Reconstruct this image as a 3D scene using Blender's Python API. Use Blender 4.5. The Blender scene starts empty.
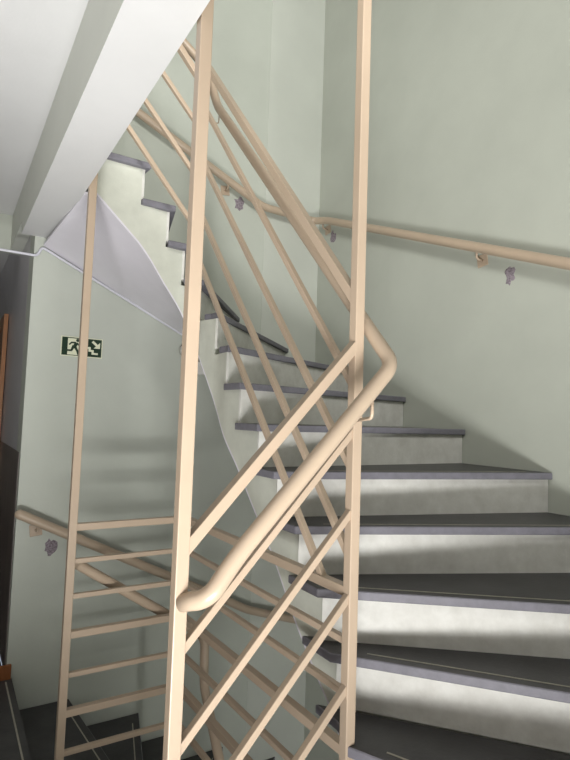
import bpy, bmesh, math, random
from mathutils import Vector, Matrix, noise

# ------------------------------------------------------------------ camera
scene = bpy.context.scene
col = scene.collection
W_PX = 570.0
F_PX = 545.0
CAM_POS = Vector((-0.466, -1.201, 1.427))
YAW, PITCH, ROLL = math.radians(58.2), math.radians(4.014), math.radians(1.894)
fw = Vector((math.cos(YAW)*math.cos(PITCH), math.sin(YAW)*math.cos(PITCH), math.sin(PITCH)))
rt = Vector((math.sin(YAW), -math.cos(YAW), 0))
up = rt.cross(fw)
r2 = math.cos(ROLL)*rt + math.sin(ROLL)*up
u2 = -math.sin(ROLL)*rt + math.cos(ROLL)*up
cam_data = bpy.data.cameras.new('camera')
cam = bpy.data.objects.new('camera', cam_data)
col.objects.link(cam)
M = Matrix((r2, u2, -fw)).transposed().to_4x4()
M.translation = CAM_POS
cam.matrix_world = M
cam_data.sensor_fit = 'HORIZONTAL'
cam_data.sensor_width = 36.0
cam_data.lens = F_PX*36.0/W_PX
cam_data.clip_start = 0.02
scene.camera = cam

# ------------------------------------------------------------------ world, light, exposure
world = bpy.data.worlds.new('world')
scene.world = world
world.use_nodes = True
bg = world.node_tree.nodes['Background']
bg.inputs[0].default_value = (0.75, 0.85, 1.0, 1)
bg.inputs[1].default_value = 0.6

def area(name, loc, target, sx, sy, power, color):
    d = bpy.data.lights.new(name, 'AREA')
    d.shape = 'RECTANGLE'; d.size = sx; d.size_y = sy; d.energy = power; d.color = color
    o = bpy.data.objects.new(name, d); col.objects.link(o)
    o.location = loc
    o.rotation_euler = (Vector(target)-Vector(loc)).to_track_quat('-Z', 'Z').to_euler()
    return o

# low light behind the camera, read from the upward shadows; its glazed front is invented
area('low_rear_light', (-0.85, -2.16, -0.48), (-0.85, -1.16, -0.20), 1.9, 1.0, 315, (1.0, 0.99, 0.965))
# added fill for the upper back wall; its window is made up too
area('upper_fill_light', (-0.70, -1.86, 3.65), (-0.70, 2.1, 3.65), 0.9, 0.9, 112, (1.0, 0.985, 0.95))

vs = scene.view_settings
vs.view_transform = 'Standard'; vs.look = 'None'; vs.gamma = 1.0
vs.exposure = 0.0
vs.use_curve_mapping = False

# ------------------------------------------------------------------ materials
def mat(name, color, rough=0.6, var=0.06, scale=6.0, bump=0.0, bscale=120.0, spec=0.4, metallic=0.0, col2=None, stretch=(1, 1, 1)):
    m = bpy.data.materials.new(name); m.use_nodes = True
    nt = m.node_tree; N = nt.nodes; L = nt.links
    b = N['Principled BSDF']
    b.inputs['Roughness'].default_value = rough
    b.inputs['Specular IOR Level'].default_value = spec
    b.inputs['Metallic'].default_value = metallic
    tc = N.new('ShaderNodeNewGeometry')
    mp = N.new('ShaderNodeVectorMath'); mp.operation = 'MULTIPLY'
    mp.inputs[1].default_value = stretch
    L.new(tc.outputs['Position'], mp.inputs[0])
    nz = N.new('ShaderNodeTexNoise'); nz.inputs['Scale'].default_value = scale; nz.inputs['Detail'].default_value = 6
    nz.inputs['Roughness'].default_value = 0.6
    L.new(mp.outputs[0], nz.inputs['Vector'])
    cr = N.new('ShaderNodeValToRGB')
    c = Vector(color)
    lo = c*(1-var); hi = c*(1+var)
    if col2: lo = Vector(col2); hi = c
    cr.color_ramp.elements[0].position = 0.3; cr.color_ramp.elements[1].position = 0.7
    cr.color_ramp.elements[0].color = (*lo, 1); cr.color_ramp.elements[1].color = (*hi, 1)
    L.new(nz.outputs['Fac'], cr.inputs['Fac'])
    L.new(cr.outputs['Color'], b.inputs['Base Color'])
    if bump:
        n2 = N.new('ShaderNodeTexNoise'); n2.inputs['Scale'].default_value = bscale; n2.inputs['Detail'].default_value = 4
        L.new(mp.outputs[0], n2.inputs['Vector'])
        bp = N.new('ShaderNodeBump'); bp.inputs['Strength'].default_value = bump; bp.inputs['Distance'].default_value = 0.004
        L.new(n2.outputs['Fac'], bp.inputs['Height']); L.new(bp.outputs['Normal'], b.inputs['Normal'])
    return m

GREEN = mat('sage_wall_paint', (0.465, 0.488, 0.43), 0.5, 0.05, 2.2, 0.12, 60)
GREEN_LIT = mat('sage_wall_lit', (0.51, 0.538, 0.48), 0.5, 0.05, 2.2, 0.12, 60)  # same sage paint, lightened so the back wall reads as more strongly lit
PALE = mat('pale_corner_strip', (0.55, 0.575, 0.52), 0.5, 0.04, 2.2, 0.12, 60)  # paler tone for the corner strip of the back wall
WHITE = mat('white_ceiling_paint', (0.63, 0.63, 0.63), 0.6, 0.03, 3.0, 0.1, 70)
BEAMC = mat('beam_side_paint', (0.60, 0.62, 0.56), 0.5, 0.04, 2.5, 0.1, 60)
LILAC = mat('pale_lilac_soffit_paint', (0.76, 0.735, 0.80), 0.45, 0.05, 3.0, 0.15, 30)
STRING = mat('cream_stringer_paint', (0.62, 0.635, 0.56), 0.55, 0.08, 9.0, 0.3, 45)
RISER = mat('riser_paint', (0.77, 0.765, 0.73), 0.6, 0.0, 14.0, 0.25, 80, col2=(0.62, 0.61, 0.57))
SLATE = mat('grey_slate', (0.048, 0.047, 0.048), 0.42, 0.25, 9.0, 0.15, 90)
SLATE_EDGE = mat('pale_slate_edge', (0.185, 0.18, 0.21), 0.55, 0.12, 25.0, 0.3, 140)  # lighter tone for tread sides and underside
GRIP = mat('inlaid_grip_strip', (0.38, 0.36, 0.30), 0.6, 0.15, 40.0)
BEIGE = mat('beige_enamel', (0.48, 0.375, 0.28), 0.35, 0.04, 5.0, 0.06, 50)
BEIGE_T = mat('beige_tube_enamel', (0.47, 0.37, 0.275), 0.33, 0.04, 5.0, 0.06, 50)
LOWER_DARK = mat('dark_lower_wall', (0.16, 0.135, 0.125), 0.35, 0.25, 12.0, 0.2, 40, stretch=(1, 1, 0.15))  # darker tone on the lower part of the hallway wall
TAUPE = mat('taupe_low_bounce', (0.20, 0.185, 0.165), 0.5, 0.06, 3.0)  # dark tone given to unseen walls to cut bounced light
HALLP = mat('hall_gloss_paint', (0.52, 0.51, 0.54), 0.3, 0.06, 5.0)
WOOD = mat('brown_door_wood', (0.25, 0.09, 0.03), 0.4, 0.2, 6.0, stretch=(6, 6, 0.6))
WOODF = mat('door_frame_wood', (0.36, 0.17, 0.08), 0.4, 0.15, 8.0, stretch=(6, 6, 0.6))
CONDUIT = mat('grey_plastic_conduit', (0.62, 0.62, 0.68), 0.3, 0.04, 8.0)
PLASTIC = mat('white_plastic', (0.75, 0.74, 0.70), 0.4, 0.03, 8.0)
CHIP = mat('exposed_plaster', (0.40, 0.35, 0.39), 0.9, 0.0, 120.0, 0.8, 250, col2=(0.15, 0.12, 0.14))
SIGN_G = mat('sign_dark_green', (0.012, 0.035, 0.018), 0.4, 0.05, 10.0)
SIGN_P = mat('photoluminescent_ivory', (0.72, 0.74, 0.56), 0.4, 0.03, 10.0)
GLASS_F = mat('window_frame_paint', (0.5, 0.5, 0.5), 0.4, 0.03, 8.0)
DARKM = mat('dark_metal', (0.05, 0.05, 0.05), 0.4, 0.1, 20.0, metallic=0.6)

# ------------------------------------------------------------------ helpers
def mesh_obj(name, verts, faces, material, parent=None, smooth=False):
    me = bpy.data.meshes.new(name)
    me.from_pydata([tuple(v) for v in verts], [], faces)
    bm = bmesh.new(); bm.from_mesh(me)
    bmesh.ops.recalc_face_normals(bm, faces=bm.faces)
    bm.to_mesh(me); bm.free()
    if isinstance(material, (list, tuple)):
        for m in material: me.materials.append(m)
    else:
        me.materials.append(material)
    if smooth:
        for p in me.polygons: p.use_smooth = True
    o = bpy.data.objects.new(name, me); col.objects.link(o)
    if parent:
        o.parent = parent
        o.matrix_parent_inverse = Matrix.Translation(-parent.location)  # identity for mesh parents
    return o

def empty(name, loc, label, cat, group=None):
    o = bpy.data.objects.new(name, None); col.objects.link(o); o.location = loc
    o['label'] = label; o['category'] = cat
    if group: o['group'] = group
    return o

def tag(o, label, cat, group=None):
    o['label'] = label; o['category'] = cat
    if group: o['group'] = group
    return o

def struct(o, label=None):
    o['kind'] = 'structure'
    if label: o['label'] = label
    return o

BOXF = [(0, 1, 2, 3), (7, 6, 5, 4), (0, 4, 5, 1), (1, 5, 6, 2), (2, 6, 7, 3), (3, 7, 4, 0)]
def box(name, lo, hi, material, parent=None, bevel=0.0):
    x0, y0, z0 = lo; x1, y1, z1 = hi
    v = [(x0, y0, z0), (x1, y0, z0), (x1, y1, z0), (x0, y1, z0), (x0, y0, z1), (x1, y0, z1), (x1, y1, z1), (x0, y1, z1)]
    o = mesh_obj(name, v, BOXF, material, parent)
    if bevel: do_bevel(o, bevel)
    return o

def do_bevel(o, w, seg=2):
    bm = bmesh.new(); bm.from_mesh(o.data)
    bmesh.ops.bevel(bm, geom=list(bm.edges), offset=w, segments=seg, affect='EDGES', profile=0.5, clamp_overlap=True)
    bm.to_mesh(o.data); bm.free()

def bar(name, a, b, w, h, material, parent, ch=0.0025):
    """square tube from a to b: w horizontal thickness, h across in the vertical plane; rounded arrises"""
    a = Vector(a); b = Vector(b); d = (b-a).normalized()
    if abs(d.z) > 0.999:
        n = Vector((1, 0, 0)); m = Vector((0, 1, 0))
    else:
        n = Vector((-d.y, d.x, 0)).normalized(); m = d.cross(n)
    hw, hh = w/2, h/2
    pr = []
    for sx, sy in ((1, 1), (-1, 1), (-1, -1), (1, -1)):
        cx, cy = sx*(hw-ch), sy*(hh-ch)
        a0 = {(1, 1): 0, (-1, 1): 90, (-1, -1): 180, (1, -1): 270}[(sx, sy)]
        for t in (0, 45, 90):
            an = math.radians(a0+t); pr.append((cx+ch*math.cos(an), cy+ch*math.sin(an)))
    k = len(pr)
    v = [a+n*p+m*q for p, q in pr]+[b+n*p+m*q for p, q in pr]
    f = [tuple(range(k)), tuple(range(2*k-1, k-1, -1))]+[(i, (i+1) % k, k+(i+1) % k, k+i) for i in range(k)]
    return mesh_obj(name, v, f, material, parent)

def rounded_path(pts, rad, seg=8):
    pts = [Vector(p) for p in pts]; out = [pts[0]]
    for i in range(1, len(pts)-1):
        p, q, r = pts[i-1], pts[i], pts[i+1]
        d1 = (p-q); d2 = (r-q)
        rr = min(rad if not isinstance(rad, (list, tuple)) else rad[i-1], d1.length*0.45, d2.length*0.45)
        s = q+d1.normalized()*rr; e = q+d2.normalized()*rr
        for t in range(seg+1):
            u = t/seg
            out.append(s*(1-u)**2+q*2*u*(1-u)+e*u*u)
    out.append(pts[-1]); return out

def tube(name, path, rad, material, parent=None, n=20, dome=False):
    pts = [Vector(p) for p in path]
    rads = [rad]*len(pts)
    if dome:
        def cap(p, q):
            d = (p-q).normalized(); return [(p+d*rad*math.sin(t), rad*max(math.cos(t), 0.02)) for t in (0.4, 0.8, 1.2, 1.5)]
        c0 = cap(pts[0], pts[1]); c1 = cap(pts[-1], pts[-2])
        rads = [c[1] for c in reversed(c0)]+rads+[c[1] for c in c1]
        pts = [c[0] for c in reversed(c0)]+pts+[c[0] for c in c1]
    verts = []; faces = []
    t0 = (pts[1]-pts[0]).normalized()
    nrm = t0.cross(Vector((0.123, 0.2, 1))).normalized()
    for i, p in enumerate(pts):
        if i == 0: t = t0
        elif i == len(pts)-1: t = (pts[i]-pts[i-1]).normalized()
        else: t = ((pts[i]-pts[i-1]).normalized()+(pts[i+1]-pts[i]).normalized()).normalized()
        nrm = (nrm-t*nrm.dot(t)).normalized(); bn = t.cross(nrm)
        for j in range(n):
            a = 2*math.pi*j/n
            verts.append(p+(nrm*math.cos(a)+bn*math.sin(a))*rads[i])
    for i in range(len(pts)-1):
        for j in range(n):
            faces.append((i*n+j, i*n+(j+1) % n, (i+1)*n+(j+1) % n, (i+1)*n+j))
    faces.append(tuple(range(n))); faces.append(tuple((len(pts)-1)*n+j for j in range(n)))
    return mesh_obj(name, verts, faces, material, parent, smooth=True)

def prism(name, poly, z0, z1, material, parent=None):
    k = len(poly)
    zb = z0 if isinstance(z0, (list, tuple)) else [z0]*k
    zt = z1 if isinstance(z1, (list, tuple)) else [z1]*k
    v = [(p[0], p[1], zb[i]) for i, p in enumerate(poly)]+[(p[0], p[1], zt[i]) for i, p in enumerate(poly)]
    f = [tuple(range(k)), tuple(range(2*k-1, k-1, -1))]+[(i, (i+1) % k, k+(i+1) % k, k+i) for i in range(k)]
    return mesh_obj(name, v, f, material, parent)

# ------------------------------------------------------------------ key dimensions
XW, YW = 1.834, 2.10          # faces of the stair walls
YN = -1.90                    # near wall of the stairwell
R = 0.175                     # riser
H = 16*R                      # storey height 2.80
ZTOP = 6.4; ZBOT = -3.0

# ------------------------------------------------------------------ setting
struct(box('wall_right', (XW, YN-0.2, ZBOT), (XW+0.2, YW+0.2, ZTOP), GREEN), 'sage green stair wall carrying the long handrail')
struct(box('wall_back', (-0.10, YW, ZBOT), (XW, YW+0.2, ZTOP), GREEN_LIT), 'sage green wall with the exit sign')
struct(box('trim_1', (1.365, YW-0.004, -H+1.2), (XW, YW, ZTOP), PALE), 'shallow paler pilaster strip in the corner of the stairwell')
struct(box('wall_front', (0.15, YN-0.2, ZBOT), (XW, YN, ZTOP), GREEN), 'wall on the near side of the stair')
w1 = struct(box('fill_window', (-1.2, YN-0.12, 3.15), (-0.2, YN-0.08, 3.19), GLASS_F), 'added window frame around the upper fill light')
for nm, lo, hi in (('window_frame', (-1.2, YN-0.12, 4.11), (-0.2, YN-0.08, 4.15)), ('window_frame', (-1.2, YN-0.12, 3.19), (-1.16, YN-0.08, 4.11)),
                   ('window_frame', (-0.24, YN-0.12, 3.19), (-0.2, YN-0.08, 4.11)), ('mullion', (-0.72, YN-0.12, 3.19), (-0.68, YN-0.08, 4.11))):
    box(nm, lo, hi, GLASS_F, w1)
# hallway beyond the landing
hall = struct(box('wall_hall', (-0.10, YW+0.2, 1.36), (0.06, 7.0, 2.75), HALLP), 'glossy grey hallway wall')
box('dark_lower_band', (-0.103, YW+0.06, 0.0), (-0.10, 7.0, 1.19), LOWER_DARK, hall)
box('wall_base', (-0.10, YW+0.2, 0.0), (0.06, 7.0, 1.36), HALLP, hall)
struct(box('wall_hall_left', (-1.9, YW, 0.0), (-1.75, 7.0, 2.75), TAUPE))
struct(box('wall_hall_end', (-1.9, 7.0, 0.0), (0.06, 7.15, 2.75), GREEN))
struct(box('baseboard_hall', (-0.32, YW-0.02, 0.0), (-0.078, YW-0.002, 0.075), WOOD, None, 0.003), 'short brown wooden board on the landing floor at the wall corner')
struct(box('wall_lintel', (-1.75, 2.75, 2.47), (-0.10, 2.85, 2.70), GREEN), 'painted header over the hallway opening')
# ceiling of this storey with its edge beam
struct(box('ceiling', (-2.6, -2.55, 2.70), (-0.17, 7.0, 2.80), WHITE), 'white ceiling over the landing')
bm_ = struct(prism('ceiling_beam', [(-0.17, -2.1), (0.0, -2.1), (0.0, YW), (-0.17, YW)], 2.40, 2.80, BEAMC), 'pale concrete beam along the edge of the floor above')
bm_.data.materials.append(WHITE)
for p in bm_.data.polygons:
    if p.normal.z < -0.9: p.material_index = 1
struct(box('ceiling_beam_hall', (-0.17, YW, 2.47), (-0.10, 2.75, 2.70), BEAMC))
struct(box('ceiling_hall', (-0.17, 2.75, 2.70), (0.06, 7.0, 2.80), WHITE))
struct(box('ceiling_top', (-2.6, -2.55, ZTOP), (XW+0.2, 7.0, ZTOP+0.1), WHITE))
struct(box('wall_upper_left', (-2.6, YN, 2.8), (-2.45, 7.0, ZTOP), TAUPE))
struct(box('wall_upper_back', (-2.6, 4.0, 2.8), (-0.1, 4.15, ZTOP), GREEN))
struct(box('wall_upper_front', (-2.6, YN-0.2, 2.8), (-1.2, YN, ZTOP), GREEN))
struct(box('wall_upper_jamb', (-0.2, YN-0.2, 2.8), (0.15, YN, ZTOP), GREEN))
struct(box('wall_upper_sill', (-1.2, YN-0.2, 2.8), (-0.2, YN, 3.15), GREEN))
struct(box('wall_upper_head', (-1.2, YN-0.2, 4.15), (-0.2, YN, ZTOP), GREEN))
struct(box('wall_left', (-2.6, -2.55, ZBOT), (-2.45, 7.0, 2.7), TAUPE))
# landing floor
LAND_X = -0.073
lf = struct(prism('floor', [(-2.45, -1.29), (0.02, -1.29), (0.02, 0.0), (LAND_X, 0.0), (LAND_X, YW), (-2.45, YW)], -0.16, -0.03, WHITE), 'dark slate landing floor')
prism('floor_slab', [(-2.45, -1.29), (0.02, -1.29), (0.02, -0.02), (LAND_X, -0.02), (LAND_X, YW-0.002), (-2.45, YW-0.002)], -0.03, 0.0, SLATE, lf)
box('hall_slab', (-1.75, YW-0.002, -0.03), (-0.106, 7.0, 0.0), SLATE, lf)
box('grip_strip', (LAND_X-0.034, 1.30, 0.0), (LAND_X-0.027, 2.06, 0.0012), GRIP, lf)
# lobby invented behind the camera so the low light has an opening
struct(box('floor_added_lobby', (-2.45, -2.35, -1.45), (0.15, -1.29, -1.3), SLATE))
struct(box('floor_lower', (-2.45, -1.21, ZBOT), (XW, YW, ZBOT+0.2), SLATE))
struct(box('wall_added_lobby_head', (-2.45, -2.55, 0.30), (0.15, -2.35, 2.7), TAUPE))
struct(box('wall_added_lobby_left', (-2.45, -2.55, -1.3), (-1.95, -2.35, 0.30), TAUPE))
struct(box('wall_light_stop', (-2.45, -1.29, ZBOT), (0.15, -1.21, -0.16), TAUPE))  # unseen wall added to stop light leaking below the landing
struct(box('wall_added_lobby_side', (0.15, -2.55, -1.3), (0.30, YN-0.2, 2.7), TAUPE))
d2 = struct(box('added_glazed_front', (-1.95, -2.49, -1.3), (0.15, -2.43, -1.22), GLASS_F), 'added glazed front around the low light')
for x in (-1.95, -1.27, -0.59, 0.09):
    box('front_stile', (x, -2.49, -1.22), (x+0.06, -2.43, 0.30), GLASS_F, d2)

# door in the hallway wall
d1 = struct(box('door_1', (-0.118, 3.43, 0.02), (-0.108, 4.25, 2.06), WOOD), 'brown wooden door in the hallway wall')
box('door_frame', (-0.135, 3.35, 0.0), (-0.106, 3.43, 2.14), WOODF, d1)
box('door_frame', (-0.135, 4.25, 0.0), (-0.106, 4.33, 2.14), WOODF, d1)
box('door_frame', (-0.135, 3.43, 2.06), (-0.106, 4.25, 2.14), WOODF, d1)

# ------------------------------------------------------------------ stairs
# nose lines: inner corner, outer end (at a wall)
XWALL, YWALL, YNEAR = XW, YW, YN
XW, YW, YN = XW-0.003, YW-0.003, YN+0.003
NOSE = {
    -1: ((0.19, -0.06), (0.19, YN)),
    0: ((0.40, -0.06), (0.62, YN)),
    1: ((0.537, 0.04), (1.46, YN)),
    2: ((0.604, 0.205), (XW, -1.24)),
    3: ((0.604, 0.282), (XW, -0.66)),
    4: ((0.604, 0.425), (XW, -0.11)),
    5: ((0.604, 0.580), (XW, 0.232)),
    6: ((0.604, 0.725), (XW, 0.71)),
    7: ((0.604, 0.890), (XW, 1.146)),
    8: ((0.604, 1.020), (XW, 1.56)),
    9: ((0.615, 1.165), (1.60, YW)),
    10: ((0.586, 1.290), (1.20, YW)),
    11: ((0.522, 1.320), (0.90, YW)),
    12: ((0.432, 1.316), (0.63, YW)),
    13: ((0.298, 1.308), (0.225, YW)),
    14: ((-0.073, 1.308), (-0.073, YW)),
}
def zt(k): return 0.525+(k-1)*R
# body (concrete) inner path: a little inside the tread ends
def body_pt(p):
    x, y = p
    if y > 1.28: return (x, max(y, 1.312)+0.022)
    if y < 0.0: return (x, y-0.02)
    return (max(x, 0.56)+0.022, y)
# soffit heights at inner and outer ends of each nose line
SOF_IN = {-1: 0.0, 0: 0.10, 1: 0.30, 2: 0.466, 3: 0.547, 4: 0.70, 5: 0.885, 6: 1.04, 7: 1.21, 8: 1.335, 9: 1.51, 10: 1.79, 11: 1.94, 12: 2.06, 13: 2.23, 14: 2.47}
SOF_OUT = {-1: 0.0, 0: 0.02, 1: 0.05, 2: 0.15, 3: 0.33, 4: 0.55, 5: 0.70, 6: 0.88, 7: 1.06, 8: 1.25, 9: 1.57, 10: 1.765, 11: 1.905, 12: 2.035, 13: 2.235, 14: 2.328}
CORN_Z = 1.43
def off_line(k, d):
    """nose line k moved d metres towards the upper side"""
    (ax, ay), (bx, by) = NOSE[k]
    dx, dy = bx-ax, by-ay; L = math.hypot(dx, dy)
    nx, ny = -dy/L, dx/L
    # clip to the walls again
    a = [ax+nx*d, ay+ny*d]; b = [bx+nx*d, by+ny*d]
    ux, uy = dx/L, dy/L
    if abs(bx-XW) < 1e-6 and abs(by-YW) > 0.02:
        s = (XW-b[0])/ux; b = [XW, b[1]+uy*s]
        if b[1] > YW: b[1] = YW
    elif abs(by-YW) < 1e-6:
        s = (YW-b[1])/uy; b = [b[0]+ux*s, YW]
    elif abs(by-YN) < 1e-6:
        s = (YN-b[1])/uy; b = [b[0]+ux*s, YN]
    return tuple(a), tuple(b)
TH = 0.029

def wall_between(o0, o1):
    """corner points of the stairwell between two outer ends"""
    out = []
    if abs(o0[1]-YN) < 1e-4 and abs(o1[0]-XW) < 1e-4: out.append((XW, YN))
    if abs(o0[0]-XW) < 1e-4 and abs(o1[1]-YW) < 1e-4 and o1[0] < XW-1e-4: out.append((XW, YW))
    return out

def make_stair(name, dz, label, k0, k1, group):
    root = empty(name, (0.3, -0.3, max(dz, dz)), label, 'staircase')
    # ---- treads
    for k in range(k0, k1+1):
        i0, o0 = NOSE[k]
        ext = 0.058 if k > 1 else 0.05
        a1, b1 = off_line(k+1, 0.026)
        i1 = a1
        inner = [i0]
        if k == 1:
            inner = [(0.537, 0.04), (0.580, 0.095), (0.594, 0.15), (0.594, 0.262)]
        elif k in (0, -1):
            inner = [i0, i1]
        elif k == 8:
            inner = [i0, (0.606, 1.06), (0.602, 1.115)]
        elif k == 9:
            inner = [i0, (0.606, 1.23), (0.588, 1.270)]
        elif k == 10:
            inner = [i0, (0.545, 1.312), (0.49, 1.316)]
        elif k > 10:
            inner = [i0, (i1[0]-0.004, i0[1])]
        else:
            inner = [i0, (i0[0], i1[1]+(0.06 if k == 2 else 0.012))]
        if k == 13 and dz == 0:
            inner = [i0, (0.003, i0[1])]; b1 = (0.003, b1[1])
        poly = inner+[b1]+list(reversed(wall_between(o0, b1)))+[o0]
        zc = zt(k)+dz
        t = prism('tread', poly, zc-TH, zc, [SLATE, SLATE_EDGE], root)
        do_bevel(t, 0.003, 1)
        for p in t.data.polygons:
            if abs(p.normal.z) < 0.8 or p.normal.z < -0.5: p.material_index = 1
        # inlaid anti-slip strip behind the nosing
        (sa, sb) = off_line(k, 0.036); (ta, tb) = off_line(k, 0.042)
        sa, sb, ta, tb = map(Vector, (sa, sb, ta, tb))
        if k >= 1:
            d = (sb-sa).normalized(); L = (sb-sa).length
            q = [sa+d*0.11, sb-d*0.10, tb-d*0.10, ta+d*0.11]
            g = prism('grip_strip', [(p.x, p.y) for p in q], zc-0.001, zc+0.0012, GRIP, t)
            g.matrix_parent_inverse = Matrix.Identity(4)
    # ---- risers
    for k in range(k0, k1+2):
        if k == 14 and dz == 0: continue
        (a0, b0) = off_line(k, 0.022); (a1, b1) = off_line(k, 0.034)
        a0 = body_pt(a0); a1 = body_pt(a1)
        lowz = zt(k)-R+dz
        topz = zt(k)-TH+dz
        prism('riser', [a0, b0, b1, a1], lowz, topz, RISER, root)
    # ---- concrete body and smooth soffit
    NS = 5
    def ctrl(k):
        k = max(-1, min(14, k))
        a, b = off_line(k, 0.034); a = body_pt(a)
        if k == 14 and dz == 0: a = (0.003, a[1]); b = (0.003, b[1])
        return (Vector((a[0], a[1], SOF_IN[k])), Vector((b[0], b[1], SOF_OUT[k])))
    def cat(p0, p1, p2, p3, t):
        return 0.5*((2*p1)+(p2-p0)*t+(2*p0-5*p1+4*p2-p3)*t*t+(3*p1-p0-3*p2+p3)*t**3)
    def lerp_outer(k, t):
        o0, o1 = ctrl(k)[1], ctrl(k+1)[1]
        c = wall_between(o0, o1)
        if not c: return o0.lerp(o1, t)
        cz = CORN_Z if c[0][1] > 0 else 0.05
        cc = Vector((c[0][0], c[0][1], cz))
        l0 = (cc-o0).length; l1 = (o1-cc).length; s0 = round(NS*l0/(l0+l1))/NS
        s0 = min(max(s0, 1/NS), 1-1/NS)
        return o0.lerp(cc, t/s0) if t <= s0+1e-6 else cc.lerp(o1, (t-s0)/(1-s0))
    def col_at(k, t):
        i = cat(ctrl(k-1)[0], ctrl(k)[0], ctrl(k+1)[0], ctrl(k+2)[0], t) if 3 <= k <= 12 else ctrl(k)[0].lerp(ctrl(k+1)[0], t)
        return i, lerp_outer(k, t)
    vb = []; fb = []; grid = []
    for k in range(k0, k1+1):
        cols = [col_at(k, j/NS) for j in range(NS+1)]
        grid += cols if k == k1 else cols[:-1]
        ring = [c[0] for c in cols]+[c[1] for c in reversed(cols)]
        n = len(ring); base = len(vb); top = zt(k)-TH+dz
        vb += [(p.x, p.y, p.z+dz+0.012) for p in ring]+[(p.x, p.y, top) for p in ring]
        m = NS+1
        for j in range(NS):
            fb += [(base+j, base+j+1, base+n-2-j, base+n-1-j), (base+n+j, base+n+j+1, base+n+n-2-j, base+n+n-1-j)]
        fb += [(base+i, base+(i+1) % n, base+n+(i+1) % n, base+n+i) for i in range(n)]
    mesh_obj('stringer', vb, fb, STRING, root)
    if dz == 0: grid[-1] = (Vector((0.003, 1.332, 2.405)), Vector((-0.055, YW, 2.354)))
    CD_ = 8; vs_ = []; fs_ = []; rows = len(grid); w_ = CD_+1
    for lay in (0.0, 0.012):
        for i, o in grid:
            for j in range(w_):
                p = i.lerp(o, j/CD_); vs_.append((p.x, p.y, p.z+dz+lay))
    q = rows*w_
    for r_ in range(rows-1):
        for j in range(CD_):
            c0 = r_*w_+j
            fs_ += [(c0, c0+1, c0+w_+1, c0+w_), (q+c0, q+c0+w_, q+c0+w_+1, q+c0+1)]
        for j in (0, CD_):
            c0 = r_*w_+j; fs_.append((c0, c0+w_, q+c0+w_, q+c0))
    for r_ in (0, rows-1):
        for j in range(CD_):
            c0 = r_*w_+j; fs_.append((c0, c0+1, q+c0+1, q+c0))
    so = mesh_obj('soffit', vs_, fs_, LILAC, root)
    for p in so.data.polygons: p.use_smooth = True
    so.data.set_sharp_from_angle(angle=math.radians(35))
    return root

make_stair('staircase', 0.0, 'winding slate-tread staircase climbing past the beige railing to the floor above', -1, 13, None)
make_stair('staircase', -H, 'dark slate-tread staircase going down from the landing behind the barred guard', 6, 13, None)

XW, YW, YN = XWALL, YWALL, YNEAR

# ------------------------------------------------------------------ railing
RA = (0.020, 0.016); RB = (0.551, 0.046); RC = (0.016, 1.214); RD = (0.513, 1.214)
rail = empty('stair_railing', (RA[0], RA[1], -0.1), 'beige painted steel stair railing of tall posts, sloping bars and tube handrails', 'railing')
PS = 0.032
def post(p, z0, z1):
    return bar('post', (p[0], p[1], z0), (p[0], p[1], z1), PS, PS, BEIGE, rail)
post(RA, -0.6, 6.3)
post(RB, -0.6, 6.3)
post(RC, -0.6, 6.3)
post(RD, -0.6, 3.19)
def bar_between(name, a, za, b, zb, w, h, top=True):
    # za, zb are heights of the upper edge at the post centres
    d = math.hypot(math.hypot(b[0]-a[0], b[1]-a[1]), zb-za); c = math.hypot(b[0]-a[0], b[1]-a[1])/d
    dz = h/2/c
    return bar(name, (a[0], a[1], za-dz), (b[0], b[1], zb-dz), w, h, BEIGE, rail, 0.002)
# first flight: post A to post B, rising
Pz = [(1.129, 1.675, .029), (0.889, 1.419, .020), (0.665, 1.188, .020), (0.448, 0.951, .020), (0.225, 0.700, .020)]
for z0, z1, h in Pz:
    bar_between('sloping_bar', RA, z0, RB, z1, h, h)
# long side: post B to post D, rising
Qz = [(1.789, 3.165, .029), (1.522, 2.942, .020), (1.281, 2.674, .020), (1.030, 2.420, .020)]
for z0, z1, h in Qz:
    bar_between('sloping_bar', RB, z0+.012, RD, z1+.012, h, h)
t5 = (0.955-0.808)/(2.194-0.808)
p5 = (RB[0]+(RD[0]-RB[0])*t5, RB[1]+(RD[1]-RB[1])*t5)
bar_between('sloping_bar', p5, 0.958, RD, 2.206, .020, .020)
# upper side: post D to post C, rising
for z0, z1, h in [(3.591, 3.054, .029), (3.340, 2.816, .020), (3.105, 2.566, .020), (2.889, 2.319, .020)]:
    bar_between('sloping_bar', RC, z0, RD, z1, h, h)
# level guard bars on the far side and the long side
HB = [(.961, .029), (.817, .020), (.674, .020), (.525, .029), (.359, .020), (.214, .029), (.052, .020)]
for z, h in HB:
    bar('guard_bar', (RC[0], RC[1], z-h/2), (RD[0], RD[1], z-h/2), h, h, BEIGE, rail, 0.002)
    bar('guard_bar', (RB[0], RB[1], z-h/2-0.008), (RD[0], RD[1], z-h/2), h, h, BEIGE, rail, 0.002)

TR = 0.0215
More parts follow.
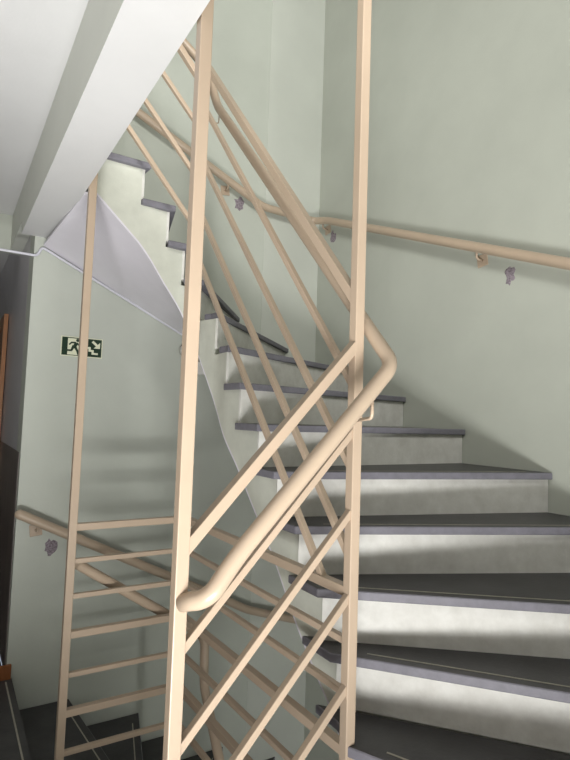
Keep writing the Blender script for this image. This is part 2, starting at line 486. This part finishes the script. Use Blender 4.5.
# tube handrail on the stair side, first flight, round post B and up the long side
path = rounded_path([(0.024, 0.006, 0.998), (0.062, -0.056, 1.018), (0.125, -0.062, 1.106), (0.597, -0.062, 1.588), (0.600, 1.25, 2.985), (0.575, 1.345, 3.22), (0.05, 1.345, 3.58)], [0.05, 0.05, 0.042, 0.05, 0.06], 10)
hr = tube('tube_handrail', path, TR, BEIGE_T, rail)
def hook(p, q, r=0.005):
    """thin bent rod from under the tube at p to a post at q"""
    h = tube('bracket_rod', rounded_path([p, (p[0], p[1], p[2]-0.055), (q[0], q[1], p[2]-0.062)], 0.015, 5), r, BEIGE_T, hr, 10)
    h.matrix_parent_inverse = Matrix.Identity(4)
hook((0.525, -0.060, 1.490), (0.548, 0.033))
hook((0.600, 1.225, 2.935), (0.520, 1.214), 0.003)
# tube handrail of the flight going down
path = rounded_path([(0.020, 1.225, 0.79), (0.045, 1.272, 0.785), (0.663, 1.272, 0.372), (0.663, 1.262, 0.15), (0.62, 0.30, -0.85)], [0.03, 0.05, 0.05], 8)
tube('tube_handrail', path, TR, BEIGE_T, rail)

# ------------------------------------------------------------------ wall handrails
def wall_rail(label, pts, brackets, rad=0.026, group=None):
    r = empty('wall_handrail', pts[0], label, 'handrail', group)
    tube('rail', rounded_path(pts, 0.05, 8), rad, BEIGE_T, r, 20, dome=True)
    for (pos, nrm, arm) in brackets:
        p = Vector(pos); n = Vector(nrm); s = Vector((0, 0, 1)).cross(n).normalized()
        h = 0.032
        tilt = 0.12
        e1 = s*math.cos(tilt)+Vector((0, 0, 1))*math.sin(tilt); e2 = n.cross(e1)
        v = []
        for dn in (0.0, 0.006):
            for a, b in ((-1, -1), (1, -1), (1, 1), (-1, 1)):
                v.append(p+n*dn+e1*a*h+e2*b*h)
        pl = mesh_obj('bracket_plate', v, BOXF, BEIGE, r)
        do_bevel(pl, 0.002, 1)
        a = p+n*0.005
        rod = tube('bracket_arm', rounded_path([a, a+n*0.045, Vector(arm)], 0.02, 5), 0.006, BEIGE, pl, 10)
        rod.matrix_parent_inverse = Matrix.Identity(4)
    return r
YH = YW-0.065; XH = XW-0.065
upper_pts = [(-0.05, YH, 3.465), (1.315, YH, 2.885), (XH-0.03, YH-0.01, 2.875), (XH, YH-0.12, 2.855), (XH, 0.11, 2.125), (XH, -1.3, 1.53)]
wall_rail('beige tube handrail running round the upper stairwell walls', upper_pts,
          [((XW, 0.614, 2.270), (-1, 0, 0), (XH, 0.60, 2.315)), ((XW, 1.975, 2.815), (-1, 0, 0), (XH, 1.95, 2.86)), ((1.051, YW, 2.955), (0, -1, 0), (1.04, YH, 2.985))])
low_pts = [(-0.092, YH, 0.870), (1.151, YH, 0.246), (1.30, YH, 0.165), (1.75, YH-0.015, 0.02)]
wall_rail('beige tube handrail on the wall below the exit sign, going down', low_pts,
          [((0.0, YW, 0.769), (0, -1, 0), (0.0, YH, 0.805))])

# ------------------------------------------------------------------ bared plaster patches beside the brackets
random.seed(4)
def chip(center, n, w, h, seed, parent):
    rnd = random.Random(seed); c = Vector(center); n = Vector(n); s = Vector((0, 0, 1)).cross(n).normalized()
    k = 16; v = [c+n*0.0035]; ring = []
    for i in range(k):
        a = 2*math.pi*i/k; rr = rnd.uniform(0.55, 1.1)
        ring.append((math.cos(a)*w*rr, math.sin(a)*h*rr))
    v += [c+n*0.003+s*x*0.8+Vector((0, 0, z*0.8)) for x, z in ring]
    v += [c+n*0.0002+s*x+Vector((0, 0, z)) for x, z in ring]
    f = [(0, 1+i, 1+(i+1) % k) for i in range(k)]+[(1+i, 1+k+i, 1+k+(i+1) % k, 1+(i+1) % k) for i in range(k)]
    return mesh_obj('bare_plaster_patch', v, f, CHIP, parent)
wb = bpy.data.objects['wall_back']; wr = bpy.data.objects['wall_right']
chip((XW, 0.455, 2.160), (-1, 0, 0), 0.034, 0.055, 1, wr)
chip((XW, 1.915, 2.745), (-1, 0, 0), 0.036, 0.055, 2, wr)
chip((1.165, YW, 2.895), (0, -1, 0), 0.046, 0.055, 3, wb)
chip((0.084, YW, 0.672), (0, -1, 0), 0.036, 0.055, 6, wb)

# ------------------------------------------------------------------ exit sign
sg = tag(box('exit_sign', (0.070, YW-0.004, 1.742), (0.300, YW-0.0002, 1.856), SIGN_P), 'green and ivory running-man exit sign with arrow and stairs', 'sign')
def flat(name, poly, material, parent, d0, d1):
    # poly in sign units: x 0..23, z 0..11.4 (cm)
    v = [(0.070+x/100, YW-d0, 1.742+z/100) for x, z in poly]+[(0.070+x/100, YW-d1, 1.742+z/100) for x, z in poly]
    k = len(poly)
    f = [tuple(range(k)), tuple(range(2*k-1, k-1, -1))]+[(i, (i+1) % k, k+(i+1) % k, k+i) for i in range(k)]
    return mesh_obj(name, v, f, material, parent)
def seg(name, a, b, wa, wb_, material, parent, d0, d1):
    ax, az = a; bx, bz = b; L = math.hypot(bx-ax, bz-az); nx, nz = -(bz-az)/L, (bx-ax)/L
    return flat(name, [(ax+nx*wa, az+nz*wa), (bx+nx*wb_, bz+nz*wb_), (bx-nx*wb_, bz-nz*wb_), (ax-nx*wa, az-nz*wa)], material, parent, d0, d1)
flat('green_field', [(0.5, 0.5), (22.5, 0.5), (22.5, 10.9), (0.5, 10.9)], SIGN_G, sg, 0.004, 0.0048)
flat('doorway', [(3.6, 0.9), (12.6, 0.9), (12.6, 10.4), (3.6, 10.4)], SIGN_P, sg, 0.0048, 0.0055)
def join(objs, name):
    base = objs[0]
    bm = bmesh.new()
    for o in objs: bm.from_mesh(o.data)
    me = bpy.data.meshes.new(name); bm.to_mesh(me); bm.free()
    me.materials.append(base.data.materials[0])
    o2 = bpy.data.objects.new(name, me); col.objects.link(o2); o2.parent = base.parent; o2.matrix_parent_inverse = base.matrix_parent_inverse
    for o in objs: bpy.data.objects.remove(o)
    return o2
m0, m1 = 0.0055, 0.0060
man = [flat('m', [(9.0+0.95*math.cos(a*math.pi/6), 9.4+0.95*math.sin(a*math.pi/6)) for a in range(12)], SIGN_G, sg, m0, m1),
       seg('m', (8.4, 8.0), (7.0, 4.8), 1.0, 0.9, SIGN_G, sg, m0, m1),
       seg('m', (8.2, 8.0), (5.6, 7.9), 0.5, 0.45, SIGN_G, sg, m0, m1+.0001), seg('m', (5.8, 8.1), (4.4, 6.6), 0.45, 0.4, SIGN_G, sg, m0, m1+.0002),
       seg('m', (8.5, 7.8), (10.0, 6.5), 0.5, 0.45, SIGN_G, sg, m0, m1+.0003), seg('m', (9.8, 6.5), (11.8, 7.0), 0.45, 0.4, SIGN_G, sg, m0, m1+.0004),
       seg('m', (7.2, 6.3), (8.8, 3.6), 0.75, 0.6, SIGN_G, sg, m0, m1+.0005), seg('m', (8.8, 3.9), (9.6, 1.2), 0.6, 0.5, SIGN_G, sg, m0, m1+.0006),
       seg('m', (6.9, 6.3), (5.8, 3.4), 0.75, 0.6, SIGN_G, sg, m0, m1+.0007), seg('m', (6.0, 3.4), (2.6, 3.3), 0.55, 0.45, SIGN_G, sg, m0, m1+.0008)]
join(man, 'running_man')
m0 = 0.0048
arr = [seg('a', (17.2, 9.6), (20.0, 7.2), 0.7, 0.7, SIGN_P, sg, m0, m1), flat('a', [(21.6, 5.6), (21.6, 9.2), (18.0, 5.6)], SIGN_P, sg, m0, m1+.0001)]
join(arr, 'arrow')
st = [flat('s', [(14.6, 6.2), (16.4, 6.2), (16.4, 4.6), (18.2, 4.6), (18.2, 3.0), (20.6, 3.0), (20.6, 1.9), (17.0, 1.9), (17.0, 3.5), (15.2, 3.5), (15.2, 5.1), (14.6, 5.1)], SIGN_P, sg, m0, m1)]
join(st, 'stair_symbol')

# ------------------------------------------------------------------ conduit and emergency light
cd = tag(tube('conduit', rounded_path([(-1.70, YW-0.012, 2.288), (-0.085, YW-0.012, 2.288), (-0.062, YW-0.012, 2.340), (-0.03, YW-0.012, 2.327), (0.80, YW-0.012, 1.934), (0.83, YW-0.012, 1.89)], 0.02, 5), 0.0075, CONDUIT, None, 12),
         'thin grey conduit running along the header and down under the lilac soffit', 'conduit')
el = empty('emergency_light', (0.875, YW, 1.66), 'small white twin-head emergency light at the end of the conduit', 'light')
hb = box('housing', (0.795, YW-0.055, 1.69), (0.955, YW, 1.77), PLASTIC, el, 0.006)
for x in (0.812, 0.930):
    tube('lamp_neck', [(x, YW-0.03, 1.765), (x, YW-0.03, 1.80)], 0.007, DARKM, el, 10)
    lh = tube('lamp_head', [(x-0.012, YW-0.02, 1.835), (x-0.004, YW-0.05, 1.832), (x, YW-0.075, 1.83)], 0.036, PLASTIC, el, 18)
    ln = tube('lens', [(x, YW-0.074, 1.83), (x+0.001, YW-0.079, 1.83)], 0.031, DARKM, lh, 18)
    ln.matrix_parent_inverse = Matrix.Identity(4)
